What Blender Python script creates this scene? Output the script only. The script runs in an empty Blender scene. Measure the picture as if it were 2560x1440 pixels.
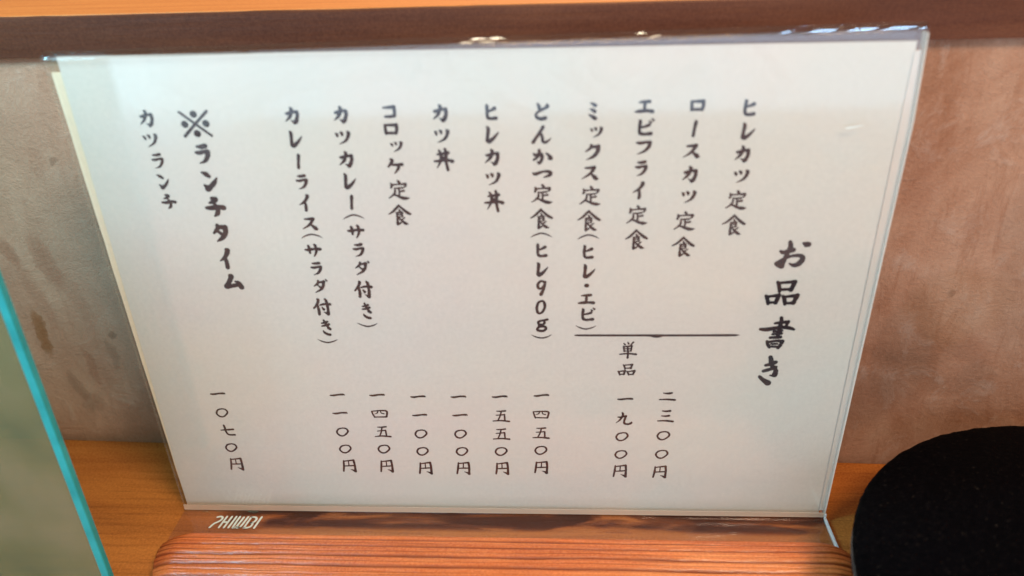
import bpy, math, random
from mathutils import Vector, Matrix, noise

random.seed(7)
S = 0.01            # one Blender unit is 100 mm; every length below is in mm
SC = bpy.context.scene
COL = SC.collection

# ------------------------------------------------------------------ camera
cam_d = bpy.data.cameras.new('camera')
cam = bpy.data.objects.new('camera', cam_d)
COL.objects.link(cam)
cam.matrix_world = Matrix(((0.9985509, 0.0019218, 0.0537807, 175.837*S),
                           (0.0466374, 0.4677408, -0.8826344, -274.388*S),
                           (-0.0268517, 0.8838636, 0.4669734, 265.253*S),
                           (0, 0, 0, 1)))
cam_d.sensor_width = 36
cam_d.lens = 36*1950/2560
cam_d.clip_start = 0.05
cam_d.clip_end = 500
cam_d.dof.use_dof = True
cam_d.dof.focus_distance = 3.55
cam_d.dof.aperture_fstop = 0.55
SC.camera = cam

# ------------------------------------------------------------------ world and lamps (indoor light)
w = bpy.data.worlds.new('World'); SC.world = w; w.use_nodes = True
bg = w.node_tree.nodes['Background']
bg.inputs[0].default_value = (1.0, 0.85, 0.68, 1); bg.inputs[1].default_value = 0.15
SC.view_settings.view_transform = 'Standard'
SC.view_settings.look = 'None'
SC.view_settings.exposure = 0.36
SC.view_settings.gamma = 1.0
SC.cycles.transparent_max_bounces = 24

def area(name, loc, target, sx, sy, power, color):
    l = bpy.data.lights.new(name, 'AREA'); l.shape = 'RECTANGLE'
    l.size = sx*S; l.size_y = sy*S; l.energy = power; l.color = color
    o = bpy.data.objects.new(name, l); COL.objects.link(o)
    o.location = Vector(loc)*S
    o.rotation_euler = (Vector(target)-Vector(loc)).to_track_quat('-Z', 'Y').to_euler()
    return o
def bulb(name, loc, r, power, color):
    l = bpy.data.lights.new(name, 'POINT'); l.shadow_soft_size = r*S; l.energy = power; l.color = color
    o = bpy.data.objects.new(name, l); COL.objects.link(o); o.location = Vector(loc)*S
    return o
# cool daylight: the shop window behind the viewer, and a window and a glass door in the left wall of the room
area('window_light', (300, -2000, 330), (300, 0, 330), 2000, 1760, 2100, (0.56, 0.76, 1.0))
area('side_window_light', (-700, -1650, 300), (0, -1650, 300), 600, 1500, 560, (0.62, 0.84, 1.0))
area('glass_door_light', (-700, -980, 0), (0, -980, 0), 740, 2000, 900, (0.52, 0.83, 1.0))
# warm pendant over the seats, warm kitchen light behind the ledge
area('pendant_light', (470, -420, 800), (170, 0, 60), 260, 200, 470, (1.0, 0.76, 0.54))
area('cool_fill', (-170, -150, 400), (40, 0, 100), 60, 120, 125, (0.28, 0.76, 1.0))  # added cool fill with no known source, tints the sheet's left side
area('kitchen_light', (260, 900, 1150), (150, 0, 0), 500, 300, 1100, (1.0, 0.66, 0.36))
# small lamps high over the kitchen whose glints show along the acrylic fold and bend
for x, wd in ((-8, 24), (33, 22), (342, 13)):
    area('bulb_light', (x, 560, 1400), (150, 0, 216), wd, 150, wd*1.0, (1.0, 0.86, 0.62))
for x, wd in ((585, 10), (650, 34), (719, 34), (784, 34), (836, 13)):
    area('skylight_pane', (x, 560, 1400), (280, 0, 217), wd, 130, wd*1.9, (0.38, 0.66, 1.0))

# ------------------------------------------------------------------ helpers
def mesh(name, verts, faces, mat, parent=None, smooth=False, bevel=0):
    me = bpy.data.meshes.new(name)
    me.from_pydata([(v[0]*S, v[1]*S, v[2]*S) for v in verts], [], faces)
    me.update()
    if smooth: me.polygons.foreach_set('use_smooth', [True]*len(me.polygons))
    if mat: me.materials.append(mat)
    o = bpy.data.objects.new(name, me); COL.objects.link(o)
    if parent: o.parent = parent
    if bevel:
        b = o.modifiers.new('bevel', 'BEVEL'); b.width = bevel*S; b.segments = 3; b.limit_method = 'ANGLE'
        b.angle_limit = math.radians(40)
    return o
def tag(o, label=None, cat=None, group=None, kind=None):
    for k, v in (('label', label), ('category', cat), ('group', group), ('kind', kind)):
        if v: o[k] = v
    return o
def empty(name, loc, label, cat):
    o = bpy.data.objects.new(name, None); COL.objects.link(o); o.location = Vector(loc)*S
    return tag(o, label, cat)
def box(x0, x1, y0, y1, z0, z1):
    v = [(x, y, z) for z in (z0, z1) for y in (y0, y1) for x in (x0, x1)]
    f = [(0, 2, 3, 1), (4, 5, 7, 6), (0, 1, 5, 4), (2, 6, 7, 3), (0, 4, 6, 2), (1, 3, 7, 5)]
    return v, f
def prism(quad, y0, y1):      # quad of (x, z) going counter-clockwise seen from the front
    n = len(quad)
    v = [(x, y0, z) for x, z in quad] + [(x, y1, z) for x, z in quad]
    f = [tuple(range(n)), tuple(range(2*n-1, n-1, -1))]
    f += [(i, i+n, (i+1) % n+n, (i+1) % n) for i in range(n)]
    return v, f

# ------------------------------------------------------------------ materials
def mat(name):
    m = bpy.data.materials.new(name); m.use_nodes = True
    nt = m.node_tree; nt.nodes.clear()
    return m, nt, nt.nodes, nt.links
class N:
    """small node-graph writer"""
    def __init__(s, name):
        s.m, s.nt, s.nodes, s.links = mat(name)
        s.out = s.nodes.new('ShaderNodeOutputMaterial')
    def new(s, typ, **kw):
        n = s.nodes.new('ShaderNode'+typ)
        for k, v in kw.items():
            if k.startswith('_'): setattr(n, k[1:], v)
            else:
                key = int(k[1:]) if k[0] == 'i' and k[1:].isdigit() else k.replace('__', ' ')
                if hasattr(v, 'bl_idname') or isinstance(v, bpy.types.NodeSocket): s.links.new(v, n.inputs[key])
                else: n.inputs[key].default_value = v
        return n
    def coord(s, scale=(1, 1, 1), loc=(0, 0, 0), rot=(0, 0, 0), kind='Object'):
        t = s.new('TexCoord'); mp = s.new('Mapping')
        s.links.new(t.outputs[kind], mp.inputs[0])
        mp.inputs[1].default_value = loc; mp.inputs[2].default_value = rot; mp.inputs[3].default_value = scale
        return mp.outputs[0]
    def noise(s, vec, scale, detail=4, rough=0.5, dist=0):
        n = s.new('TexNoise'); s.links.new(vec, n.inputs['Vector'])
        n.inputs['Scale'].default_value = scale; n.inputs['Detail'].default_value = detail
        n.inputs['Roughness'].default_value = rough; n.inputs['Distortion'].default_value = dist
        return n.outputs['Fac']
    def ramp(s, fac, stops):
        r = s.new('ValToRGB'); s.links.new(fac, r.inputs[0])
        e = r.color_ramp.elements
        while len(e) < len(stops): e.new(0.5)
        for q, (p, c) in zip(e, stops):
            q.position = p; q.color = (c, c, c, 1) if isinstance(c, (int, float)) else (*c, 1)
        return r.outputs[0]
    def mix(s, fac, a, b, mode='MIX'):
        n = s.nodes.new('ShaderNodeMix'); n.data_type = 'RGBA'; n.blend_type = mode
        for i, v in ((0, fac), (6, a), (7, b)):
            if isinstance(v, bpy.types.NodeSocket): s.links.new(v, n.inputs[i])
            elif i: n.inputs[i].default_value = (*v, 1)
            else: n.inputs[i].default_value = v
        return n.outputs[2]
    def math(s, op, a, b=0.0, c=None):
        n = s.nodes.new('ShaderNodeMath'); n.operation = op
        for i, v in enumerate((a, b) if c is None else (a, b, c)):
            if isinstance(v, bpy.types.NodeSocket): s.links.new(v, n.inputs[i])
            else: n.inputs[i].default_value = v
        return n.outputs[0]
    def bump(s, h, strength, dist=0.01):
        n = s.new('Bump'); s.links.new(h, n.inputs['Height'])
        n.inputs['Strength'].default_value = strength; n.inputs['Distance'].default_value = dist
        return n.outputs[0]
    def principled(s, color, rough=0.5, normal=None, spec=0.5, **kw):
        p = s.new('BsdfPrincipled')
        for i, v in (('Base Color', color), ('Roughness', rough)):
            if isinstance(v, bpy.types.NodeSocket): s.links.new(v, p.inputs[i])
            else: p.inputs[i].default_value = (*v, 1) if i == 'Base Color' else v
        p.inputs['Specular IOR Level'].default_value = spec
        if normal: s.links.new(normal, p.inputs['Normal'])
        for k, v in kw.items(): p.inputs[k.replace('__', ' ')].default_value = v
        s.links.new(p.outputs[0], s.out.inputs[0])
        return p

def m_wood(name, dark, mid, light, along=0.35, across=6.0, rough=0.42, shift=0.0, bumpk=0.25, spec=0.5, figure=0.5, groove=None):
    g = N(name)
    v = g.coord((along, across, across), (shift, shift*1.7, 0))
    big = g.noise(g.coord((along*0.6, across*0.22, across*0.22), (shift, 0, 0)), 1.0, 3, 0.5, 0.6)
    fine = g.noise(v, 2.2, 6, 0.6, 0.25)
    vein = g.noise(g.coord((along*1.5, across*4, across*4), (shift, 1, 0)), 3.0, 3, 0.6)
    c = g.ramp(fine, [(0.38, dark), (0.50, mid), (0.63, light)])
    b = g.ramp(big, [(0.42, dark), (0.50, mid), (0.58, light)])
    c = g.mix(figure, c, b)
    c = g.mix(g.ramp(vein, [(0.52, 0.0), (0.68, 0.45)]), c, dark)
    spk = g.noise(g.coord((1, 1, 1)), 90.0, 2, 0.7)
    c = g.mix(0.35, c, g.mix(g.ramp(spk, [(0.3, 0.0), (0.7, 1.0)]), dark, light))
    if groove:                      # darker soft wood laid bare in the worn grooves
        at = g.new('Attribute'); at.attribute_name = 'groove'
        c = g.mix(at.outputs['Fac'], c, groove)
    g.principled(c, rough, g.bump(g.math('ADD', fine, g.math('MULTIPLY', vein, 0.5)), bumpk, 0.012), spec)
    return g.m

M = {}
M['counter'] = m_wood('counter_wood', (0.17, 0.034, 0.006), (0.44, 0.125, 0.020), (0.66, 0.23, 0.042), 0.40, 3.4, 0.27, 3.1, 0.3, 0.5, 0.6)
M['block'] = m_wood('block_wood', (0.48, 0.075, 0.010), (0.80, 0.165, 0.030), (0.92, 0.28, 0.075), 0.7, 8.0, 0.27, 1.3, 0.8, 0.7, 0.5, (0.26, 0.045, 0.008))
M['ledge_top'] = m_wood('ledge_wood', (0.38, 0.085, 0.010), (0.56, 0.155, 0.024), (0.66, 0.22, 0.045), 0.25, 1.8, 0.45, 8.1, 0.2, 0.4, 0.6)
M['ledge_front'] = m_wood('dark_ledge_wood', (0.055, 0.011, 0.003), (0.095, 0.024, 0.008), (0.145, 0.046, 0.018), 0.30, 2.2, 0.55, 2.2, 0.3, 0.3, 0.5)

def m_wall():
    g = N('stained_plaster')
    v = g.coord((1, 1, 1))
    cloud = g.noise(v, 0.9, 5, 0.62, 0.5)
    c = g.ramp(cloud, [(0.36, (0.22, 0.088, 0.042)), (0.47, (0.38, 0.172, 0.095)), (0.57, (0.48, 0.262, 0.165)), (0.68, (0.53, 0.36, 0.265))])
    blotch = g.noise(g.coord((1.5, 1, 0.55), (4, 0, 2), (0, 0.25, 0)), 2.0, 6, 0.68, 0.6)
    c = g.mix(g.ramp(blotch, [(0.47, 0.0), (0.62, 0.35), (0.74, 0.6)]), c, (0.28, 0.095, 0.040))
    streak = g.noise(g.coord((5.5, 1, 0.9), (2, 0, 6), (0, 0.12, 0)), 1.7, 6, 0.72, 0.8)
    c = g.mix(g.ramp(streak, [(0.52, 0.0), (0.60, 0.30), (0.70, 0.55)]), c, (0.26, 0.085, 0.030))
    pit = g.noise(g.coord((1, 1, 1), (7, 0, 3)), 17.0, 4, 0.7)
    c = g.mix(g.ramp(pit, [(0.60, 0.0), (0.70, 0.35)]), c, (0.22, 0.09, 0.045))
    chalk = g.noise(g.coord((1, 1, 1), (9, 0, 5)), 5.0, 8, 0.75, 0.6)
    c = g.mix(g.ramp(chalk, [(0.54, 0.0), (0.70, 0.42)]), c, (0.60, 0.46, 0.37))
    # separate stains and broad tone patches: centre (x, z), half sizes, tilt, colour, strength (mm on the wall)
    warp = g.new('TexNoise'); g.links.new(v, warp.inputs['Vector'])
    warp.inputs['Scale'].default_value = 6.0; warp.inputs['Detail'].default_value = 5.0; warp.inputs['Roughness'].default_value = 0.65
    add = g.nodes.new('ShaderNodeVectorMath'); add.operation = 'MULTIPLY_ADD'
    g.links.new(warp.outputs['Color'], add.inputs[0]); add.inputs[1].default_value = (0.12, 0.0, 0.12)
    g.links.new(v, add.inputs[2])
    sep = g.new('SeparateXYZ'); g.links.new(add.outputs[0], sep.inputs[0])
    X, Z = sep.outputs[0], sep.outputs[2]
    rust = (0.25, 0.095, 0.02); brown = (0.16, 0.075, 0.04); red = (0.30, 0.12, 0.065)
    for (x, z, a, b, tilt, col, k) in (
        (20, 110, 75, 120, 0, (0.60, 0.40, 0.29), 0.50), (9, 68, 3.2, 15, 4, rust, 0.95), (12, 75, 12, 40, 14, red, 0.30), (30, 60, 14, 30, 18, red, 0.25), (7, 112, 4.5, 9, 22, red, 0.55), (24, 108, 6, 16, 18, red, 0.5),  # first is a pale patch painting the light on the wall's left
        (47, 67, 2.2, 3.2, 0, brown, 0.6), (44, 56, 2.8, 10, 8, brown, 0.33), (19, 36, 4, 10, 14, brown, 0.4),
        (24, 26, 7, 8, 0, brown, 0.32), (34, 88, 5, 20, 16, red, 0.22), (44, 157, 2.2, 2.2, 0, brown, 0.5),
        (36, 158, 5, 9, 0, red, 0.28), (14, 90, 5, 22, 12, red, 0.25), (30, 48, 3, 14, 12, red, 0.45),
        (442, 97, 1.4, 2.2, 0, brown, 0.5), (428, 66, 16, 34, 0, brown, 0.38), (446, 90, 26, 22, 0, rust, 0.28), (412, 40, 20, 20, 0, brown, 0.35), (470, 110, 14, 50, 8, brown, 0.25), (458, 60, 9, 22, 0, red, 0.3),  # the wider ones darken the lower right
        (449, 132, 10, 16, 10, red, 0.25), (416, 152, 8, 22, 0, red, 0.25), (463, 52, 10, 12, 0, brown, 0.25)):
        t = math.radians(tilt); ct, st = math.cos(t), math.sin(t)
        dx = g.math('SUBTRACT', X, (x+6)*S); dz = g.math('SUBTRACT', Z, (z+6)*S)
        p = g.math('MULTIPLY', g.math('ADD', g.math('MULTIPLY', dx, ct), g.math('MULTIPLY', dz, st)), 1/(a*S))
        q = g.math('MULTIPLY', g.math('SUBTRACT', g.math('MULTIPLY', dz, ct), g.math('MULTIPLY', dx, st)), 1/(b*S))
        r = g.math('ADD', g.math('MULTIPLY', p, p), g.math('MULTIPLY', q, q))
        f = g.ramp(r, [(0.0, k), (0.55, k*0.75), (1.0, 0.0)])
        c = g.mix(f, c, col)
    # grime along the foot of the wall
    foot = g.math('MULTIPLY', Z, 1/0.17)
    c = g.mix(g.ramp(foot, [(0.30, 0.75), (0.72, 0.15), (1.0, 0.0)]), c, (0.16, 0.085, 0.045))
    grain = g.noise(v, 60.0, 4, 0.75)
    c = g.mix(0.16, c, g.ramp(grain, [(0.3, (0.20, 0.12, 0.085)), (0.7, (0.60, 0.40, 0.29))]))
    h = g.math('ADD', g.math('MULTIPLY', cloud, 0.7), g.math('ADD', g.math('MULTIPLY', chalk, 0.5), g.math('MULTIPLY', grain, 0.22)))
    g.principled(c, 0.85, g.bump(h, 0.9, 0.02), 0.2)
    return g.m
M['wall'] = m_wall()

def m_paper(name, base, rough=0.75):
    g = N(name)
    v = g.coord()
    n = g.noise(v, 60, 4, 0.7); big = g.noise(v, 1.4, 3, 0.5)
    b2 = tuple(x*0.93 for x in base)
    c = g.mix(g.ramp(n, [(0.35, 0.0), (0.65, 1.0)]), b2, base)
    c = g.mix(g.ramp(big, [(0.4, 0.0), (0.65, 0.25)]), c, (base[0], base[1]*0.965, base[2]*0.90))
    q = g.noise(g.coord((1, 1, 1), (3, 2, 7)), 0.9, 4, 0.55, 0.4)
    c = g.mix(1.0, c, g.ramp(q, [(0.36, (0.95, 0.99, 0.97)), (0.50, (1.0, 0.985, 0.955)), (0.64, (1.0, 0.95, 0.935))]), 'MULTIPLY')
    g.principled(c, rough, g.bump(n, 0.06, 0.004), 0.25)
    return g.m
M['paper'] = m_paper('menu_paper', (0.745, 0.70, 0.64))
M['card'] = m_paper('cream_card', (0.92, 0.75, 0.56))

def m_ink():
    g = N('brush_ink')
    n = g.noise(g.coord(), 9, 5, 0.7)
    c = g.ramp(n, [(0.35, (0.012, 0.006, 0.010)), (0.52, (0.022, 0.009, 0.012)), (0.68, (0.050, 0.020, 0.014))])
    g.principled(c, 0.6, None, 0.3)
    return g.m
M['ink'] = m_ink()

def m_clear(name, tint=(1, 1, 1), veil=0.0, veil_col=(0.8, 0.8, 0.8), ior=1.49, rough=0.02, wave=0.0, gap_shade=False, mottle=False, smudge=False):
    g = N(name)
    tr = g.new('BsdfTransparent'); tr.inputs[0].default_value = (*tint, 1)
    gl = g.new('BsdfGlossy'); gl.inputs['Roughness'].default_value = rough
    gl.inputs['Color'].default_value = (1, 1, 1, 1)
    fr = g.new('Fresnel'); geo = g.new('NewGeometry')      # same reflectance from inside and outside
    g.links.new(g.math('MULTIPLY_ADD', geo.outputs['Backfacing'], 1/ior-ior, ior), fr.inputs[0])
    if wave:
        nb = g.bump(g.noise(g.coord((1, 2.5, 1)), 3.2, 2, 0.5), wave, 0.05)
        g.links.new(nb, gl.inputs['Normal'])
    df = g.new('BsdfDiffuse'); df.inputs[0].default_value = (*veil_col, 1)
    if mottle:  # uneven reflections on the pane painted into its veil colour
        nn = g.noise(g.coord((1, 1, 1), (1, 0, 4)), 1.6, 4, 0.6, 0.5)
        g.links.new(g.ramp(nn, [(0.35, (0.16, 0.23, 0.14)), (0.50, (0.30, 0.31, 0.17)), (0.65, (0.42, 0.38, 0.24))]), df.inputs[0])
    m1 = g.new('MixShader'); m1.inputs[0].default_value = veil
    if smudge:                      # wiping marks and finger grease on the panel
        sm = g.noise(g.coord((1.0, 1, 1.6), (2, 0, 1), (0, 0.5, 0)), 1.3, 6, 0.65, 1.2)
        g.links.new(g.ramp(sm, [(0.50, veil), (0.62, veil+0.016), (0.66, veil+0.005)]), m1.inputs[0])
        g.links.new(g.ramp(sm, [(0.45, rough), (0.62, rough+0.12)]), gl.inputs['Roughness'])
    g.links.new(tr.outputs[0], m1.inputs[1]); g.links.new(df.outputs[0], m1.inputs[2])
    if gap_shade:                        # shade and dark reflections of the gap painted as patchy tint, none at left
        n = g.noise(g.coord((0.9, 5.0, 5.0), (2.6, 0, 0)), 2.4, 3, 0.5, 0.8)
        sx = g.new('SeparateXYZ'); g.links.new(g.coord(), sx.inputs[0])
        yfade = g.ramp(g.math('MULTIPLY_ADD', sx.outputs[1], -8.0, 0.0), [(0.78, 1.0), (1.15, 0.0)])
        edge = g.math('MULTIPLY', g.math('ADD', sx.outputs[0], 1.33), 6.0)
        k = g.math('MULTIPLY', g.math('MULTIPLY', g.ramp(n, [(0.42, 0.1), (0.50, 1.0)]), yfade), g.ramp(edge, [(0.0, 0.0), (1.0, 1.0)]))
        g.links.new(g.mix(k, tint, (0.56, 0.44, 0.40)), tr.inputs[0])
    m2 = g.new('MixShader'); g.links.new(fr.outputs[0], m2.inputs[0])
    g.links.new(m1.outputs[0], m2.inputs[1]); g.links.new(gl.outputs[0], m2.inputs[2])
    g.links.new(m2.outputs[0], g.out.inputs[0])
    return g.m
M['acrylic'] = m_clear('clear_acrylic', (0.975, 0.975, 0.97), 0.004, (0.8, 0.85, 0.85), 1.49, 0.07, smudge=True)
M['fold'] = m_clear('clear_acrylic_fold', (0.93, 0.92, 0.91), 0.0, (0.8, 0.85, 0.85), 1.49, 0.018)
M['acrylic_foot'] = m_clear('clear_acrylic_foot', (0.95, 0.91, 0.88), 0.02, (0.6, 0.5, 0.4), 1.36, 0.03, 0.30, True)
M['frost'] = m_clear('frosted_acrylic_edge', (0.85, 0.82, 0.78), 0.70, (0.88, 0.81, 0.72), 1.49, 0.25)
M['bend'] = m_clear('painted_bend_highlight', (0.95, 0.9, 0.85), 0.45, (0.90, 0.72, 0.56), 1.49, 0.12)
M['white_edge'] = m_clear('bright_cut_edge', (0.9, 0.9, 0.9), 0.80, (0.95, 0.95, 0.93), 1.49, 0.15)
M['pane'] = m_clear('green_tinted_pane', (0.62, 0.67, 0.50), 0.38, (0.40, 0.38, 0.21), 1.5, 0.12, mottle=True)

def m_teal():
    g = N('teal_edge')
    n = g.noise(g.coord(), 5, 4, 0.6)
    c = g.ramp(n, [(0.35, (0.006, 0.28, 0.29)), (0.65, (0.02, 0.40, 0.42))])
    g.principled(c, 0.35, None, 0.5)
    return g.m
M['teal'] = m_teal()
def m_print():
    g = N('white_print'); g.principled((0.75, 0.80, 0.75), 0.5); return g.m
M['print'] = m_print()
def m_black():
    g = N('rough_black_iron')
    n = g.noise(g.coord(), 55, 5, 0.75); p = g.noise(g.coord((1, 1, 1), (3, 1, 0)), 60, 2, 0.6)
    c = g.ramp(n, [(0.40, (0.0004, 0.0003, 0.0006)), (0.60, (0.0018, 0.0012, 0.0016)), (0.72, (0.012, 0.008, 0.006))])
    c = g.mix(g.ramp(p, [(0.66, 0.0), (0.76, 0.6)]), c, (0.035, 0.024, 0.018))
    g.principled(c, 0.75, g.bump(n, 0.4, 0.01), 0.03)
    return g.m
M['black'] = m_black()
def m_gloss():
    g = N('glossy_black_glaze')
    g.principled((0.004, 0.004, 0.005), 0.12, None, 0.5)
    return g.m
M['gloss'] = m_gloss()

# ------------------------------------------------------------------ counter, wall, ledge
v, f = box(-900, 1200, -700, 60, -40, 0)
o = mesh('counter', v, f, M['counter']); tag(o, kind='structure')

WA = (-91.07, 50.78); ang = math.atan2(37.9-50.78, 328.94+91.07)
def wall_piece(name, x0, x1, y0, y1, z0, z1, m, bevel=0, nx=1):
    v, f = box(x0, x1, y0, y1, z0, z1)
    o = mesh(name, [(x, y, z+(0.0075*x if z > 100 else 0)) for x, y, z in v], f, m, bevel=bevel)
    o.location = (WA[0]*S, WA[1]*S, 0); o.rotation_euler = (0, 0, ang)
    return o
o = wall_piece('wall', -700, 1200, 0, 120, 0.2, 203.6, M['wall']); tag(o, kind='structure')
led = empty('counter_ledge', (WA[0], WA[1], 203.6), 'raised wooden ledge above the plaster wall, bright top and dark brown front edge', 'ledge')
led.rotation_euler = (0, -0.0075, ang)
def ledge_part(name, b, m, bevel, label=None):
    v, f = box(*b); o = mesh(name, v, f, m, led, bevel=bevel)
    if label: o['label'] = label
    return o
# front board, slightly uneven along its upper arris
vs = []; fs = []
nx = 190
for i in range(nx+1):
    x = -700+1900*i/nx
    jz = 0.35*noise.noise(Vector((x*0.03, 2, 0)))+0.2*noise.noise(Vector((x*0.11, 7, 0)))
    jy = 0.4*noise.noise(Vector((x*0.02, 9, 1)))
    prof = [(0.0-3+jy, 0.1), (-3+jy, 15.4+jz), (-2.4+jy, 15.9+jz), (12, 15.9+jz), (12, 0.1)]
    vs += [(x, y, z) for y, z in prof]
for i in range(nx):
    for k in range(5):
        a = i*5+k; b = i*5+(k+1) % 5
        fs.append((a, a+5, b+5, b))
fs += [(0, 1, 2, 3, 4), tuple(nx*5+k for k in (4, 3, 2, 1, 0))]
mesh('front_board', vs, fs, M['ledge_front'], led)['label'] = 'dark brown front board of the ledge'
ledge_part('top_board', (-700, 1200, -0.8, 520, 15.1, 16.3), M['ledge_top'], 0.4)['label'] = 'orange wooden top board of the ledge'

# ------------------------------------------------------------------ menu stand of folded clear acrylic
stand = empty('menu_stand', (148, 0, 0), 'clear acrylic L-shaped stand holding the handwritten menu upright on the counter', 'menu stand')
def st(name, v, f, m, **k):
    v = [(x-148, y, z) for x, y, z in v]
    return mesh(name, v, f, m, stand, **k)
BL, BR, TRc, TLc = (-0.6, 2.0), (298.6, 2.6), (298.9, 216.6), (-4.3, 212.2)
v, f = prism([BL, BR, (300.2, 186), TRc, TLc], -2.2, -0.6); st('front_panel', v, f, M['acrylic'], bevel=0.25)
v, f = prism([(-0.6, 4), (298.6, 4.4), TRc, TLc], 1.2, 2.8); st('back_panel', v, f, M['acrylic'], bevel=0.25)
# rounded fold joining both panels along the top
vs = []; fs = []
prof = [(-2.2, 0.0), (-2.12, 0.85), (-1.82, 1.50), (-0.42, 2.27), (0.6, 2.5), (1.6, 2.3), (2.3, 1.7), (2.7, 0.9), (2.8, 0.0),
        (1.2, 0.0), (0.9, 0.6), (0.3, 0.9), (-0.3, 0.6), (-0.6, 0.0)]
n = 40; m_ = len(prof)
for i in range(n+1):
    t = i/n; x = TLc[0]+(TRc[0]-TLc[0])*t; z = TLc[1]+(TRc[1]-TLc[1])*t
    wob = 0.04*noise.noise(Vector((t*9, 3, 0)))
    vs += [(x, y, z+0.02+q+wob*(q > 0.1)) for y, q in prof]
for i in range(n):
    for k in range(m_):
        a = i*m_+k; b = i*m_+(k+1) % m_
        fs.append((a, b, b+m_, a+m_))
fs += [tuple(range(m_)), tuple(n*m_+k for k in range(m_-1, -1, -1))]
st('top_fold', vs, fs, M['fold'], smooth=False)
# bend at the bottom and the foot reaching towards the viewer
vs = []; fs = []
prof = [(-0.6, 1.98), (-0.7, 1.0), (-1.2, 0.5), (-2.0, 0.3), (-21.0, 0.3), (-21.0, 1.55), (-3.7, 1.55), (-2.5, 1.81), (-2.25, 1.98)]
n = 60; m_ = len(prof)
for i in range(n+1):
    t = i/n; x = BL[0]+(BR[0]-BL[0])*t
    vs += [(x, y, z+(0.6*t if z > 1.9 else 0)) for y, z in prof]
for i in range(n):
    for k in range(m_):
        a = i*m_+k; b = i*m_+(k+1) % m_
        fs.append((a, a+m_, b+m_, b))
fs += [tuple(range(m_-1, -1, -1)), tuple(n*m_+k for k in range(m_))]
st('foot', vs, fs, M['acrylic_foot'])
v, f = prism([(298.75, 3), (299.1, 3), (300.6, 186), (299.3, 216), (299.0, 216), (300.3, 186)], -2.2, 2.6)
v2, f2 = prism([(296.8, 5), (298.7, 5), (300.3, 186), (298.9, 210), (296.7, 210)], -0.5, -0.3)
st('cut_edge', v, f, M['frost'])
st('edge_strip', v2, f2, M['frost'])
v, f = prism([(-0.4, 2.0), (298.4, 2.65), (298.4, 5.3), (-0.4, 5.2)], -2.45, -2.25)
st('bend_highlight', v, f, M['bend'])  # added pale strip painting the bright line along the bend
v, f = box(298.75, 299.9, -20.8, -1.6, 0.3, 2.2); st('foot_edge', v, f, M['white_edge'], bevel=0.2)
v, f = box(298.75, 299.7, -2.6, -0.3, 2.3, 4.4); st('corner_edge', v, f, M['white_edge'], bevel=0.2)

# ------------------------------------------------------------------ brush engine: strokes become flat ink ribbons
def catmull(P, per=6):
    if len(P) == 2:
        return [tuple(a+(b-a)*i/per for a, b in zip(*P)) for i in range(per+1)]
    out = []
    Q = [P[0]]+list(P)+[P[-1]]
    for i in range(1, len(Q)-2):
        p0, p1, p2, p3 = Q[i-1:i+3]
        for k in range(per):
            t = k/per
            out.append(tuple(0.5*((2*b)+(-a+c)*t+(2*a-5*b+4*c-d)*t*t+(-a+3*b-3*c+d)*t**3) for a, b, c, d in zip(p0, p1, p2, p3)))
    out.append(tuple(P[-1]))
    return out
def parse(s):
    pieces = []
    for stroke in s.split(';'):
        for pc in stroke.split('/'):
            pts = []; wd = 1.0
            for tok in pc.split():
                a = [float(q) for q in tok.split(',')]
                if len(a) == 3: wd = a[2]
                pts.append((a[0], a[1], wd))
            if len(pts) == 1: pts.append((pts[0][0]+0.5, pts[0][1], pts[0][2]))
            pieces.append(pts)
    return pieces
G = {}
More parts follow.
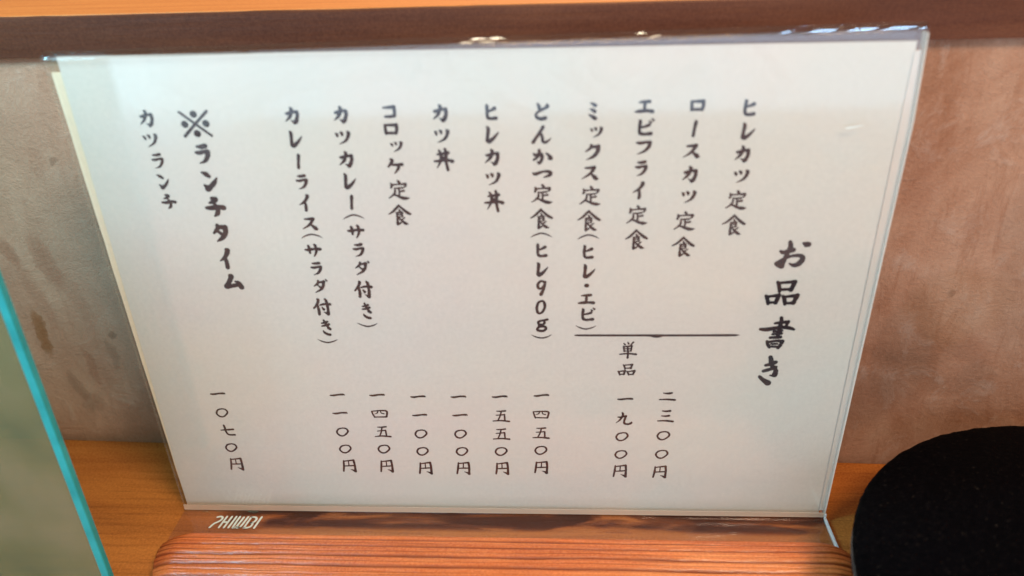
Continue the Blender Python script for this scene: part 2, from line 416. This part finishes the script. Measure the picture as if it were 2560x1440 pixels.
for line in '''
ヒ|12,0,.7 16,10,1.1 13,50,1 13,76,1 22,93,1.1 45,100,1 100,96,1.25;16,47,.8 55,40,.9 92,26,1.25
レ|8,0,.8 15,14,1.2 10,60,1.1 6,93,1.2/6,93,1.2 22,98,1.45 55,78,1.15 80,55,.8 100,34,.3
カ|8,34,.6 18,37,1.1 55,27,.9 90,26,1.1/90,26,1.35 92,44,1.2 88,65,1.2 76,90,1.35 66,100,1.1/66,100,1.1 56,91,.8 42,84,.35;48,0,.9 53,13,1.25 47,38,1.1 32,62,1 0,88,.35
ツ|0,12,.5 9,20,1.05 14,36,.8;36,2,.5 46,10,1.1 51,26,.8;92,0,.8 100,10,1.25 92,42,1.1 70,74,.85 22,100,.25
定|50,0,.9 56,9,1.1;15,15,.8 18,25,1 14,39,.8;18,22,.8 50,19,.65 86,17,1/86,17,1.15 85,28,.9 76,37,.4;30,42,.65 50,41,.65 70,39,.85;50,42,.8 52,60,.75 52,80,.8;54,60,.65 76,56,.9;32,52,.8 27,74,.85 0,98,.45;22,76,.75 40,84,.9 62,95,1.2 82,99,1.3 100,97,.35
食|50,0,.9 38,14,1 20,32,.9 0,45,.5;52,4,.8 68,20,1 86,36,1.2 100,44,1;50,22,.7 54,31,.85;36,38,.75 62,36,.85/62,36,.9 62,58,.75;38,38,.75 38,70,.9 38,97,1.1/38,97,1 52,90,.75 58,84,.35;40,48,.5 60,47,.5;40,59,.5 60,58,.5;74,62,.5 62,72,.65;46,64,.65 60,80,.95 76,93,1.2 86,95,.5
ロ|0,4,.9 3,50,1 6,100,1.1;0,4,.8 50,2,1 96,0,1.1/96,0,1.2 97,50,1.1 90,98,1;6,95,.85 90,94,1
ー|60,0,.8 64,10,1.2 46,50,1 30,100,1.05
ス|20,5,.6 50,4,1 78,0,1.15/78,0,1.25 66,30,1.05 40,66,.85 0,98,.3;52,50,.6 72,72,1.05 90,94,1.55 100,96,.7
エ|22,6,.6 50,2,1 82,0,1.1;54,4,1 53,50,1 52,92,1;0,97,.7 30,92,1.15 70,90,1.05 100,96,1.3
ビ|10,8,.7 14,18,1.1 11,55,1 12,84,1.05 20,95,1.1 45,100,1 84,96,1.3;16,55,.7 45,49,.9 72,40,1.1;72,14,.5 80,24,.85;88,0,.5 97,10,.85
フ|0,6,.6 30,7,1.1 70,1,1 96,4,1.25/96,4,1.35 91,36,1.2 62,76,.9 10,100,.3
ラ|18,3,.6 50,5,1.05 88,0,1.15;0,37,.7 30,39,1.05 70,33,.9 98,34,1.25/98,34,1.35 92,58,1.1 62,86,.85 14,100,.25
イ|88,0,1 96,6,1.25 70,32,1.05 38,50,.8 0,62,.3;56,40,.75 62,60,1 64,84,1.1 60,100,1.1
ミ|22,0,.5 60,5,1 94,14,1.2;18,38,.5 55,44,1 88,54,1.2;0,74,.5 50,86,1.05 98,100,1.25
ク|42,0,1.1 34,18,1 0,42,.5;42,12,.8 70,8,1.05 96,6,1.2/96,6,1.45 90,40,1.35 60,76,1.1 8,100,.3
(|0,100,.35 20,40,.85 50,0,1 80,36,.85 100,90,.3
)|0,0,.3 20,60,.85 50,100,1 80,64,.85 100,5,.35
・|30,50,1.5 60,50,1.6
と|12,0,.5 24,14,1.05 38,42,1.15;92,8,.7 100,20,1.15 66,36,.95 20,56,.75 2,74,.85 12,92,1 44,100,1.2 80,95,1.35
ん|58,0,1.2 46,22,1.05 24,58,1 2,96,1.2;6,90,.6 36,48,.7 48,46,.9 52,66,1 56,92,1 70,98,1 90,84,.6 100,72,.25
か|4,28,.7 10,38,1 34,30,.9 48,32,1.1/48,32,1.2 50,60,1.1 42,90,1.15 34,100,1/34,100,1 22,86,.4;34,0,1 34,20,1.15 24,52,1 2,76,.7;76,26,.7 88,40,1 100,62,1.5/100,62,1.2 88,66,.6
つ|0,34,.7 12,46,1.15 50,12,.85 80,4,1 98,22,1.25 94,58,1.15 62,96,.5
9|90,8,.85 50,0,.9 12,20,1 14,50,1 50,54,.85 84,30,.75 98,4,.9;96,6,1 84,50,1 48,100,1.3
0|60,0,.8 20,18,1 2,62,1.05 20,98,1 60,92,.9 96,52,1.05 90,12,1 60,0,.8
g|98,-4,1 60,4,.8;40,6,.9 14,18,.95 20,38,.95 50,42,.9 74,24,.9 60,6,.9 40,6,.9;30,44,.9 18,54,.9 30,60,.8;22,62,.9 70,62,1 86,80,1.05 60,100,1 14,98,1.05 2,82,1 22,62,.9
丼|20,26,.7 55,22,1 78,18,1.2;0,58,.6 30,57,1.1 70,52,1 100,58,1.3;28,6,.7 38,24,1.05 36,56,.9 14,90,.35;62,0,.9 67,20,1.15 66,60,1.1 73,100,1;47,36,.7 54,42,1.1
コ|0,8,.7 50,5,1 96,0,1.15/96,0,1.25 98,50,1.1 92,92,1;8,95,.8 50,95,1 92,91,1.1
ケ|24,0,.9 33,10,1.15 18,36,1 0,54,.6;26,38,.8 60,40,1 100,38,1.2;74,40,1 70,66,1.05 42,100,.4
サ|0,41,.7 20,43,1.1 60,36,1 100,38,1.2;24,10,.9 29,30,1.1 28,68,.9;66,0,.9 71,14,1.1 72,56,1 54,98,.5
ダ|34,12,.9 28,30,.95 0,50,.5;34,23,.75 70,19,1.05/70,19,1.25 68,46,1.1 46,76,1 2,100,.35;26,43,.6 42,57,.9;74,8,.5 80,18,.8;90,0,.5 96,10,.8
タ|38,0,1 44,8,1.05 28,28,1 0,48,.6;42,16,.85 70,10,1.1 98,12,1.2/98,12,1.4 92,48,1.2 60,80,1.1 16,100,.4;34,36,.7 62,54,1
付|30,0,.9 34,8,1.05 20,36,1 0,58,.7;24,36,.9 28,70,1.15 27,98,1.1;40,38,.7 70,32,1 100,33,1.2;74,0,.9 81,14,1.15 84,60,1.1 82,98,1.25/82,98,1.15 70,90,.8 58,83,.35;50,54,.6 58,66,1.15
き|4,22,.6 40,19,.95 80,12,.95;0,41,.6 40,38,.95 94,29,1.05;34,0,.7 48,16,.95 72,44,1 100,62,1.15/100,62,1 84,61,.6 64,58,.3;8,74,.5 22,86,.95 56,97,1.1 88,100,1.15
※|2,2,.62 50,50,.62 98,98,.62;98,2,.7 50,50,.65 4,98,.75;50,11,1.6 51,12,1.6;12,50,1.6 13,51,1.6;87,49,1.6 88,50,1.6;49,88,1.6 50,89,1.6
ン|0,0,.5 28,10,1.25 48,22,.95;2,72,.6 16,82,1.3 22,92,1.45/22,92,1.45 52,76,1.2 78,56,1 100,32,.45
チ|40,0,.9 60,5,1.25 44,18,1.05 20,27,.5;0,54,.8 30,55,1.25 70,49,1.1 98,53,1.3;42,24,.7 60,48,1 62,70,1.15 54,88,1.1 38,100,.5
ム|40,0,1 46,8,1.35 30,46,1.15 6,92,1.3/6,92,1.5 40,87,1.1 84,78,1;66,50,.5 84,64,1.2 98,98,1.4
単|22,6,.5 30,16,.9;46,0,.5 52,11,.9;80,0,.8 66,16,.6;22,27,.8 27,58,.8;26,28,.7 72,23,.9/72,23,.9 68,56,.8;30,41,.6 68,40,.6;28,56,.6 68,55,.6;0,76,.6 50,72,.9 100,77,1.1;48,28,.8 50,70,.9 49,100,1
品|30,4,.8 36,20,1 40,44,.9;32,8,.7 60,4,.85 80,2,1.1/80,2,1.2 72,38,1.1;42,36,.7 72,34,.9;2,64,.8 8,80,1 12,98,.9;4,68,.7 40,60,1/40,60,1.15 34,94,1;12,94,.7 34,91,.8;52,64,.8 58,80,1 62,99,.9;54,68,.7 94,60,1.1/94,60,1.25 86,94,1.1;62,95,.7 86,93,.9
二|22,4,.6 50,8,1.05 76,2,1.1;0,96,.7 50,92,1 100,98,1.15
三|24,4,.6 50,6,1.05 76,2,1.15;22,48,.6 50,50,1 72,45,1.1;0,96,.7 50,92,1 100,98,1.15
〇|60,2,.75 20,16,.9 2,58,.95 24,96,.95 60,96,.85 98,50,.95 88,12,.9 60,2,.75
円|14,6,.8 10,50,1.05 2,96,.9;14,12,.7 50,7,.85 88,2,1.1/88,2,1.2 92,40,1.1 90,97,1.25/90,97,1.45 76,88,1 56,80,.35;50,8,.6 49,46,.6;12,52,.7 50,50,.85 86,48,.8
九|12,38,.7 30,38,.9 62,28,1.1/62,28,1.15 52,70,1.05 56,94,1.1 80,99,1.1 99,86,1.15 98,78,.5;38,0,.9 42,20,1.1 26,60,.9 0,90,.3
四|2,14,.8 8,60,.95 16,100,.9;2,12,.7 50,3,.9 88,2,1/88,2,1.1 98,24,1.1 90,94,1;16,95,.8 90,95,.9;40,12,.6 34,38,.7 18,52,.35;58,10,.6 60,36,.7 78,48,.75
五|24,6,.6 50,6,.9 78,2,1.05;52,6,.8 44,50,.85 30,92,.8;20,43,.6 50,40,.8 72,36,.9/72,36,.95 74,92,.9;0,97,.7 50,92,1 100,98,1.15
七|0,48,.6 40,46,1 98,40,1.05;30,0,1 34,20,1.15 36,60,1 52,92,1.05 100,95,1.15
一|0,70,.7 22,80,1.1 60,34,1 92,30,1.15 100,60,.6
お|10,36,.6 22,41,.9 52,31,1;37,0,.8 41,18,1 34,45,.9 27,72,.9 22,97,.9;22,97,1.1 10,91,1 3,86,.9;3,86,.8 30,64,.7 55,54,.7 78,54,.85 86,66,1.1 76,86,1.15 60,92,.85 46,86,.4;12,88,1.2 20,88,1.2;80,4,.5 90,9,1.25 97,9,1.1
書|40,18,.7 60,15,.9 78,13,1/78,13,1 74,26,.8;0,37,.9 20,38,1.15 60,31,1 84,33,1.1 99,38,.7;40,45,.7 64,42,.8;38,54,.7 64,51,.8;32,65,.8 62,63,1;56,0,.9 58,12,1.1 55,40,1 54,64,.9;24,77,.8 28,88,.9 34,97,.8;26,80,.7 50,76,.8 70,77,1/70,77,1.15 66,90,1 60,99,1;34,94,.7 60,96,.7;38,86,.6 56,86,.6
㋖|28,31,.7 55,27,.9 86,20,.95;18,53,.8 60,46,.9 90,38,.85;50,0,.9 56,10,1.05 64,30,1 80,40,.95 94,52,1.05 92,68,1.2/92,68,1.15 80,71,.6 64,69,.4;0,74,.7 20,85,1 58,99,1.4
'''.strip().split('\n'):
    ch, s = line.split('|'); G[ch] = parse(s)
G['ッ'] = G['ツ']

def ribbons(pieces, place, thick, vs, fs, z0, jit=0.0):
    """pieces in mm in the plane (a, b), place(a, b, lift) gives the vertex, thick = pen width in mm"""
    for pts in pieces:
        P = catmull([(a, b, k*thick) for a, b, k in pts])
        L = []
        for i, (a, b, k) in enumerate(P):
            a0, b0, _ = P[max(0, i-1)]; a1, b1, _ = P[min(len(P)-1, i+1)]
            d = math.hypot(a1-a0, b1-b0) or 1e-6
            nx_, ny_ = -(b1-b0)/d, (a1-a0)/d
            k = max(0.08, k)*0.5
            k *= 1+jit*noise.noise(Vector((a*2.3, b*2.3, z0*9)))
            L.append((a+nx_*k, b+ny_*k, a-nx_*k, b-ny_*k))
        base = len(vs)
        for i, (x0, y0, x1, y1) in enumerate(L):
            vs.append(place(x0, y0, z0)); vs.append(place(x1, y1, z0))
        for i in range(len(L)-1):
            q = base+2*i; fs.append((q, q+1, q+3, q+2))
        for e in (0, -1):                       # round ends
            a, b, k = P[e]; k = max(0.08, k)*0.5
            base = len(vs)
            for t in range(10):
                vs.append(place(a+k*math.cos(t*0.628), b+k*math.sin(t*0.628), z0+0.004))
            fs.append(tuple(range(base, base+10)))
        z0 += 0.009
    return z0

LINES = [
  ('title', 'お,266.9,131.4,12.8,12.2 品,265.3,114.6,13.4,11.3 書,265.6,96.3,14.8,15.7 き,264.4,78.3,8.1,14.9'),
  ('1', 'ヒ,244.4,188.4,4.2,6.1 レ,245.1,180.0,5.2,6.3 カ,243.5,171.5,5.7,6.6 ツ,244.0,162.9,5.8,5.6 定,243.6,153.9,8.5,7.8 食,243.4,143.8,9.1,8.7'),
  ('2', 'ロ,226.2,189.3,5.2,4.2 ー,225.9,181.1,1.3,6.3 ス,225.4,172.7,6.8,5.4 カ,225.4,164.0,5.7,6.6 ツ,225.6,155.1,5.8,5.6 定,225.1,145.6,8.5,7.8 食,225.2,134.9,9.1,8.7'),
  ('3', 'エ,207.7,189.2,6.9,4.6 ビ,208.8,182.0,5.9,6.6 フ,208.0,174.1,5.8,5.5 ラ,207.6,166.3,4.7,6.3 イ,207.0,157.9,4.7,7.2 定,207.2,148.2,8.5,7.8 食,207.3,138.0,9.1,8.7'),
  ('4', 'ミ,189.5,187.9,3.3,6.6 ッ,191.0,180.1,4.7,4.5 ク,189.7,172.6,5.5,6.3 ス,189.1,164.8,6.8,5.4 定,189.5,156.0,8.5,7.8 食,189.0,145.9,9.1,8.7 (,189.0,139.1,8.9,2.4 ヒ,189.1,132.9,4.2,6.1 レ,189.8,124.6,5.2,6.3 ・,188.7,117.8,1.4,1.6 エ,188.6,112.0,6.9,4.6 ビ,189.7,105.2,5.9,6.6 ),188.7,98.9,8.9,2.2'),
  ('5', 'と,171.6,188.1,5.2,6.6 ん,171.6,179.5,7.6,6.8 か,171.6,171.3,7.3,6.1 つ,171.4,164.5,7.4,3.4 定,171.5,156.9,8.5,7.8 食,171.0,146.8,9.1,8.7 (,171.0,139.9,8.9,2.4 ヒ,171.1,133.7,4.2,6.1 レ,171.5,125.5,5.2,6.3 9,170.9,117.1,3.8,7.0 0,170.5,108.4,4.3,6.7 g,171.0,99.9,5.2,6.3 ),170.7,94.6,8.9,2.2'),
  ('6', 'ヒ,153.6,188.1,4.2,6.1 レ,153.9,179.9,5.2,6.3 カ,153.0,171.3,5.7,6.6 ツ,153.1,162.8,5.8,5.6 丼,153.2,154.1,7.7,9.0'),
  ('7', 'カ,135.0,187.9,5.7,6.6 ツ,135.1,179.4,5.8,5.6 丼,135.2,170.6,7.7,9.0'),
  ('8', 'コ,116.9,188.7,5.0,4.6 ロ,116.9,182.3,5.2,4.2 ッ,118.2,175.6,4.7,4.5 ケ,117.1,168.2,6.4,6.5 定,117.5,159.0,8.5,7.8 食,116.9,148.8,9.1,8.7'),
  ('9', 'カ,98.9,187.9,5.7,6.6 ツ,98.7,179.2,5.8,5.6 カ,98.8,171.1,5.7,6.6 レ,99.6,162.7,5.2,6.3 ー,99.0,154.2,1.3,6.3 (,99.0,148.0,8.9,2.4 サ,99.0,141.9,6.9,6.1 ラ,99.1,133.8,4.7,6.3 ダ,99.9,126.2,6.4,7.0 付,99.0,116.6,7.9,8.1 き,99.2,106.7,4.2,8.0 ),98.9,100.0,8.9,2.2'),
  ('10', 'カ,81.0,187.8,5.7,6.6 レ,81.6,179.2,5.2,6.3 ー,81.0,170.6,1.3,6.3 ラ,80.9,162.3,4.7,6.3 イ,80.5,154.0,4.7,7.2 ス,81.4,145.3,6.8,5.4 (,81.5,140.0,8.9,2.4 サ,81.0,133.9,6.9,6.1 ラ,81.1,125.8,4.7,6.3 ダ,81.9,118.1,6.4,7.0 付,81.0,108.5,7.9,8.1 き,81.3,98.7,4.2,8.0 ),81.1,92.1,8.9,2.2'),
  ('11', '※,45.0,185.2,11.9,10.7 ラ,45.0,173.5,5.9,8.2 ン,45.9,163.3,6.8,8.1 チ,45.5,152.5,8.3,8.9 タ,45.2,141.5,6.4,8.3 イ,44.7,130.5,5.5,9.5 ム,46.2,120.3,7.5,6.7'),
  ('12', 'カ,26.9,187.5,5.7,6.6 ツ,26.6,179.1,5.8,5.6 ラ,27.3,171.1,4.7,6.3 ン,27.8,163.2,5.1,6.2 チ,27.7,154.9,6.1,6.5'),
  ('tan', '単,206.3,88.0,7.6,8.6 品,206.0,78.3,7.7,6.0'),
  ('A', '二,224.0,64.8,7.3,4.4 三,223.9,54.4,7.2,6.4 〇,223.5,43.9,5.8,5.0 〇,223.4,33.5,5.8,5.0 円,223.1,23.3,6.4,7.4'),
  ('B', '一,206.2,63.3,7.2,1.3 九,206.0,53.0,7.8,7.1 〇,205.5,43.2,5.8,5.0 〇,205.4,33.2,5.8,5.0 円,205.3,23.6,6.4,7.4'),
  ('C', '一,170.4,64.9,7.2,1.3 四,170.1,54.7,7.5,4.4 五,170.0,44.7,7.9,6.4 〇,169.8,35.1,5.8,5.0 円,169.8,25.2,6.4,7.4'),
  ('D', '一,152.4,64.1,7.2,1.3 五,152.6,53.8,7.9,6.4 五,152.3,43.9,7.9,6.4 〇,152.0,34.2,5.8,5.0 円,152.0,24.3,6.4,7.4'),
  ('E', '一,134.5,63.9,7.2,1.3 一,134.6,54.1,7.2,1.3 〇,134.2,43.8,5.8,5.0 〇,134.3,34.0,5.8,5.0 円,134.3,24.2,6.4,7.4'),
  ('F', '一,116.9,63.8,7.2,1.3 一,116.8,53.9,7.2,1.3 〇,116.5,43.7,5.8,5.0 〇,116.4,33.8,5.8,5.0 円,116.9,24.0,6.4,7.4'),
  ('G', '一,99.0,64.5,7.2,1.3 四,99.1,54.4,7.5,4.4 五,99.2,44.6,7.9,6.4 〇,98.9,34.9,5.8,5.0 円,99.0,24.9,6.4,7.4'),
  ('H', '一,81.5,64.4,7.2,1.3 一,81.4,54.7,7.2,1.3 〇,81.1,44.4,5.8,5.0 〇,81.2,34.7,5.8,5.0 円,81.6,24.8,6.4,7.4'),
  ('I', '一,28.3,64.7,7.2,1.3 〇,28.1,54.5,5.8,5.0 七,28.6,44.8,6.7,6.1 〇,28.4,34.9,5.8,5.0 円,28.8,25.2,6.4,7.4'),
]
READ = {'title': 'large brush title at the right of the menu', '11': 'bold heading with a reference mark at the left',
        '12': 'smaller line at the far left under the lunch heading', 'tan': 'two small characters under the long rule',
        '1': 'first menu item from the right, loin cutlet set', '2': 'second menu item from the right, roast cutlet set',
        '3': 'third menu item from the right, fried shrimp set', '4': 'mixed set item whose bracket meets the long rule',
        '5': 'item with the 90g note in brackets', '6': 'cutlet rice bowl item of five characters',
        '7': 'shortest item, three characters', '8': 'croquette set item', '9': 'cutlet curry item with salad note',
        '10': 'curry rice item with salad note', 'A': 'first price from the right, 2300 yen', 'B': 'price of 1900 yen under the two small characters',
        'C': 'price of 1450 yen under the 90g item', 'D': 'price of 1550 yen', 'E': 'right one of two neighbouring 1100 yen prices',
        'F': 'left one of two neighbouring 1100 yen prices', 'G': 'price of 1450 yen left of the 1100 yen prices',
        'H': '1100 yen price next to the wide gap', 'I': 'price of 1070 yen at the far left'}

sheet = empty('menu_sheet', (0, 0, 0), 'white paper menu hand-lettered in dark vertical Japanese writing inside the clear stand', 'menu')
# the paper: a thin sheet with a very slight bow
vs = []; fs = []
NX, NZ = 60, 42
def pz(x, z): return 0.12*math.sin(x*0.021+0.6)*math.sin(z*0.017+0.4)
for yy in (0, 1):
    for j in range(NZ+1):
        for i in range(NX+1):
            x = 297*i/NX; z = 3+210*j/NZ
            vs.append((x, 0.2*yy+0.1+pz(x, z), z))
st_ = NX+1; off = st_*(NZ+1)
for j in range(NZ):
    for i in range(NX):
        a = j*st_+i
        fs.append((a, a+1, a+1+st_, a+st_)); a += off
        fs.append((a, a+st_, a+1+st_, a+1))
ring = [i for i in range(st_)]+[j*st_+NX for j in range(1, NZ+1)]+[NZ*st_+i for i in range(NX-1, -1, -1)]+[j*st_ for j in range(NZ-1, 0, -1)]
for k in range(len(ring)):
    a, b = ring[k], ring[(k+1) % len(ring)]
    fs.append((a, a+off, b+off, b))
mesh('paper', vs, fs, M['paper'], sheet, smooth=False)
def on_paper(x, z, lift): return (x, pz(x, z)+0.06-lift*0.12, z)
BIG = {'title': 2.0, '11': 1.7}
for key, items in LINES:
    pen = BIG.get(key, 1.17 if key in '1 2 3 4 5 6 7 8 9 10'.split() else 1.08 if key in ('12', 'tan') else 0.95)
    line = bpy.data.objects.new('text_line', None); COL.objects.link(line); line.parent = sheet; line['label'] = READ[key]
    for it in items.split():
        vs = []; fs = []
        ch, x, z, wd, ht = it.rsplit(',', 4)
        x, z, wd, ht = float(x), float(z)+3, float(wd), float(ht)
        gkey = '㋖' if (ch == 'き' and key == 'title') else ch
        k = pen
        if ch in '食定書品単四五' : k = pen*0.90
        if ch == '書': k = pen*0.82
        if ch == '品' and key != 'title': k = pen*0.8
        if ch == '品' and key == 'title': k = pen*0.84
        if ch in '()': k = pen*0.62
        if ch == '円': k = pen*1.0
        if ch == 'ッ': k = pen*0.85
        if ch == '一': ht = 0.0+k+0.35
        if ch == 'ー': wd = k+0.5
        pcs = G[gkey]
        a0 = min(p[0] for q in pcs for p in q); a1 = max(p[0] for q in pcs for p in q)
        b0 = min(p[1] for q in pcs for p in q); b1 = max(p[1] for q in pcs for p in q)
        W_ = max(0.12, wd-k*0.9); H_ = max(0.12, ht-k*0.9)
        rs = 1+random.uniform(-0.02, 0.02); rot = random.uniform(-0.02, 0.02)
        loc = []
        for q in pcs:
            r = []
            for a, b, kk in q:
                u = ((a-a0)/(a1-a0)-0.5)*W_*rs; t = -((b-b0)/((b1-b0) or 1)-0.5)*H_*rs
                u, t = u*math.cos(rot)-t*math.sin(rot), u*math.sin(rot)+t*math.cos(rot)
                r.append((x+u+random.uniform(-.05, .05), z+t+random.uniform(-.05, .05), kk))
            loc.append(r)
        ribbons(loc, on_paper, k, vs, fs, 0.0, 0.18)
        mesh('character', vs, fs, M['ink'], line)
# the long rule with its pointed middle
vs = []; fs = []
R0, R1 = (184.2, 98.1), (250.8, 98.25)
ribbons([[(R0[0], R0[1], .35), (R0[0]+3, R0[1]-.02, .8), (205, 98.1, .85), (216.5, 98.1, .9), (217.6, 98.0, 1.1), (219, 98.1, .9), (235, 98.15, .85), (247.5, 98.2, .95), (R1[0], R1[1], .3)],
         [(214.6, 97.95, .5), (217.5, 97.5, .95), (220.4, 97.95, .5)]], on_paper, 1.2, vs, fs, 0.0, 0.05)
mesh('long_rule', vs, fs, M['ink'], sheet)

# cream card peeping out behind the paper on the left
v, f = prism([(-0.2, 3.2), (290, 3.2), (290, 207.4), (-3.9, 207.4)], 0.45, 1.0)
# soften the outer edge so that it is not perfectly straight
vs = []; fs = []
NL = 40
for j in range(NL+1):
    t = j/NL; z = 3.2+204.2*t
    xl = -0.2-3.5*t+0.18*noise.noise(Vector((0, 5, t*14)))-0.25*math.sin(t*3.1)
    vs += [(xl, 0.45, z), (290, 0.45, z), (290, 1.0, z), (xl, 1.0, z)]
for j in range(NL):
    a = j*4
    for k in range(4):
        b = a+k; c = a+(k+1) % 4
        fs.append((b, c, c+4, b+4))
fs += [(3, 2, 1, 0), (NL*4, NL*4+1, NL*4+2, NL*4+3)]
tag(mesh('backing_card', vs, fs, M['card']), 'cream card behind the white menu paper showing as a strip along its left edge', 'card')

# raised maker's name on the foot, seen from behind so mirrored top to bottom
vs = []; fs = []
LOGO = {'S': '6,6 50,0 88,10 92,32 60,52 28,66 6,100', 'H': '10,0 10,100;82,0 82,100;10,50 82,50', 'I': '50,0 50,100',
        'M': '4,0 8,92 22,100;22,100 40,92 46,60 50,4;46,80 56,100 76,96;76,96 88,80 94,0', 'B': '8,0 8,100;8,2 60,2 92,18 88,44 50,52;50,52 84,62 82,88 50,98 8,98'}
xc = 16.2
for chh, wd in (('S', 3.2), ('H', 3.3), ('I', 1.0), ('M', 4.4), ('B', 3.6), ('I', 1.0)):
    for pc in LOGO[chh].split(';'):
        pts = []
        for tok in pc.split():
            a, b = map(float, tok.split(','))
            yb = -6.2-7.0*b/100
            pts.append((xc+wd*a/100+(1-b/100)*1.3-0.5, yb, 1.0))
        ribbons([pts], lambda a, b, l: (a-148, b, 1.62+l*0.5), 1.0, vs, fs, 0.0)
    xc += wd+1.05
mesh('logo', vs, fs, M['print'], stand)['label'] = 'maker name SHIMBI in slanted white capitals, mirrored top to bottom'

# ------------------------------------------------------------------ ribbed wooden block in front of the stand
block = empty('wooden_block', (150, -58, 0), 'orange wooden block with rounded ends and deep ribbed grain in front of the menu stand', 'block')
YB, YF, HT = -22.4, -66.0, 11.2
def inset(y):         # how far the rounded ends draw in at depth y
    d = YB-y
    c = 6.5*(1-math.sqrt(max(0.0, 1-((7-d)/7)**2))) if d < 7 else 0.0
    return c+((-30-y)/19)**1.6*5.0 if y < -30 else c
def ends(y): return 1.4+inset(y), 301.6-inset(y)
GRV = [(-26.6, .6, .85), (-30.9, .75, .8), (-37.0, .8, 1.0), (-42.6, .75, .95), (-49.5, .9, .9), (-28.7, .22, .35), (-34.2, .30, .4), (-39.9, .25, .35), (-45.9, .3, .4), (-47.3, .2, .3), (-55, .7, .7), (-61, .8, .8)]
def gy(y, x):
    return y+0.75*noise.noise(Vector((x*0.018, y*0.11, 3)))+0.22*noise.noise(Vector((x*0.07, y*0.3, 5)))
def groove(x, y):
    k = 0.0
    for g0, dep, wd in GRV:
        wv = wd*(0.75+0.5*noise.noise(Vector((x*0.03, g0, 8))))
        k += dep*(0.8+(0.5 if dep > 0.5 else 1.4)*noise.noise(Vector((x*0.022, g0*3, 2))))*math.exp(-((y-gy(g0, x))/max(.3, wv))**2)
    return max(0.0, k)
vs = []; fs = []; att = []
NXB, NYB = 260, 150
for j in range(NYB+1):
    y = YB+(YF-YB)*j/NYB
    xl, xr = ends(y)
    for i in range(NXB+1):
        s = i/NXB
        x = xl+(xr-xl)*(0.5*(1-math.cos(math.pi*s))*0.35+s*0.65)
        d = min(y-YF, YB-y); e = min(x-xl, xr-x)
        k = groove(x, y)
        m1 = max(0.0, 1-d/1.8); m2 = max(0.0, 1-e/11.0)
        z = HT-k*min(1, max(0, d/0.8+0.3))-0.9*m1*m1-3.4*m2*m2
        z -= 3.0*(max(0.0, (y+40)/17.6))**2+1.5*(max(0.0, (-y-46)/20))**2
        z += 0.10*noise.noise(Vector((x*0.05, y*0.5, 1)))+0.04*noise.noise(Vector((x*0.3, y*2.0, 4)))
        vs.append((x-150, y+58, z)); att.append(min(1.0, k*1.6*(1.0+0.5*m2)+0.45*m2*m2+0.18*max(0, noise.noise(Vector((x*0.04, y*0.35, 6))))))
sx = NXB+1
for j in range(NYB):
    for i in range(NXB):
        a = j*sx+i; fs.append((a, a+sx, a+sx+1, a+1))
ring = [i for i in range(sx)]+[j*sx+NXB for j in range(1, NYB+1)]+[NYB*sx+i for i in range(NXB-1, -1, -1)]+[j*sx for j in range(NYB-1, 0, -1)]
b0 = len(vs)
for k in ring:
    x, y, z = vs[k]; vs.append((x, y, 0.25)); att.append(att[k]*0.6)
for k in range(len(ring)):
    a, b = ring[k], ring[(k+1) % len(ring)]; c, d = b0+k, b0+(k+1) % len(ring)
    fs.append((a, b, d, c))
fs.append(tuple(range(b0+len(ring)-1, b0-1, -1)))
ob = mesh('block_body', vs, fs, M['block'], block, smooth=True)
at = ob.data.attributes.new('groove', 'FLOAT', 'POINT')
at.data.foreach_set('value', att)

# small white mark on the front panel near its right edge
vs = []; fs = []
ribbons([[(277.5, 184.3, .5), (280, 184.5, 1), (283.5, 185.2, .4)], [(277.9, 184.0, .3), (279.2, 184.1, .5)]], lambda a, b, l: (a-148, -2.24-l*0.2, b), 0.5, vs, fs, 0.0)
mesh('panel_mark', vs, fs, M['print'], stand)

# ------------------------------------------------------------------ round black lidded pot at the right
pot = empty('black_pot', (381, -87, 0), 'round matt black pot with a rough domed lid at the right end of the counter', 'pot')
def lathe(name, prof, m, n=128, rough=0.0):
    vs = []; fs = []
    k = len(prof)
    for i in range(n):
        a = 2*math.pi*i/n
        for r, z in prof:
            q = rough*(noise.noise(Vector((math.cos(a)*r*0.25, math.sin(a)*r*0.25, z*0.3)))+0.9*noise.noise(Vector((math.cos(a)*r*0.8, math.sin(a)*r*0.8, z*0.8))))
            vs.append(((r+q)*math.cos(a), (r+q)*math.sin(a), z+q*0.7))
    for i in range(n):
        for j in range(k-1):
            a = i*k+j; b = ((i+1) % n)*k+j
            fs.append((a, b, b+1, a+1))
    return mesh(name, vs, fs, m, pot, smooth=True)
lathe('lid', [(0.01, 62)]+[(r, 62-17*(r/99)**2.4) for r in range(6, 95, 4)]+[(96.5, 45.8), (98.6, 44.6), (99.4, 43.0), (98.6, 41.4), (96, 40.6), (84, 40.2), (0.01, 40)], M['black'], 360, 0.2)
lathe('rim', [(94, 40.0), (98.0, 39.4), (99.2, 38.0), (98.4, 36.4), (95, 35.4), (88, 34.8), (84, 36), (84, 40.0)], M['gloss'], 180)
lathe('body', [(92, 35), (93, 30), (90, 22), (80, 13), (66, 4), (58, 0.4), (0.01, 0.4)], M['gloss'], 128)

# ------------------------------------------------------------------ tinted pane with a teal edge at the left
pane = empty('tinted_pane', (-100, -50, 0), 'upright green-grey see-through pane with a bright teal edge at the left', 'screen')
v, f = box(-240, -12.6, -51.6, -49.4, 0.3, 210); v = [(x+100, y+50, z) for x, y, z in v]
mesh('pane', v, f, M['pane'], pane)
v, f = box(-12.5, -9.1, -52, -49, 0.3, 210); v = [(x+100, y+50, z) for x, y, z in v]
mesh('edge_trim', v, f, M['teal'], pane, bevel=0.5)
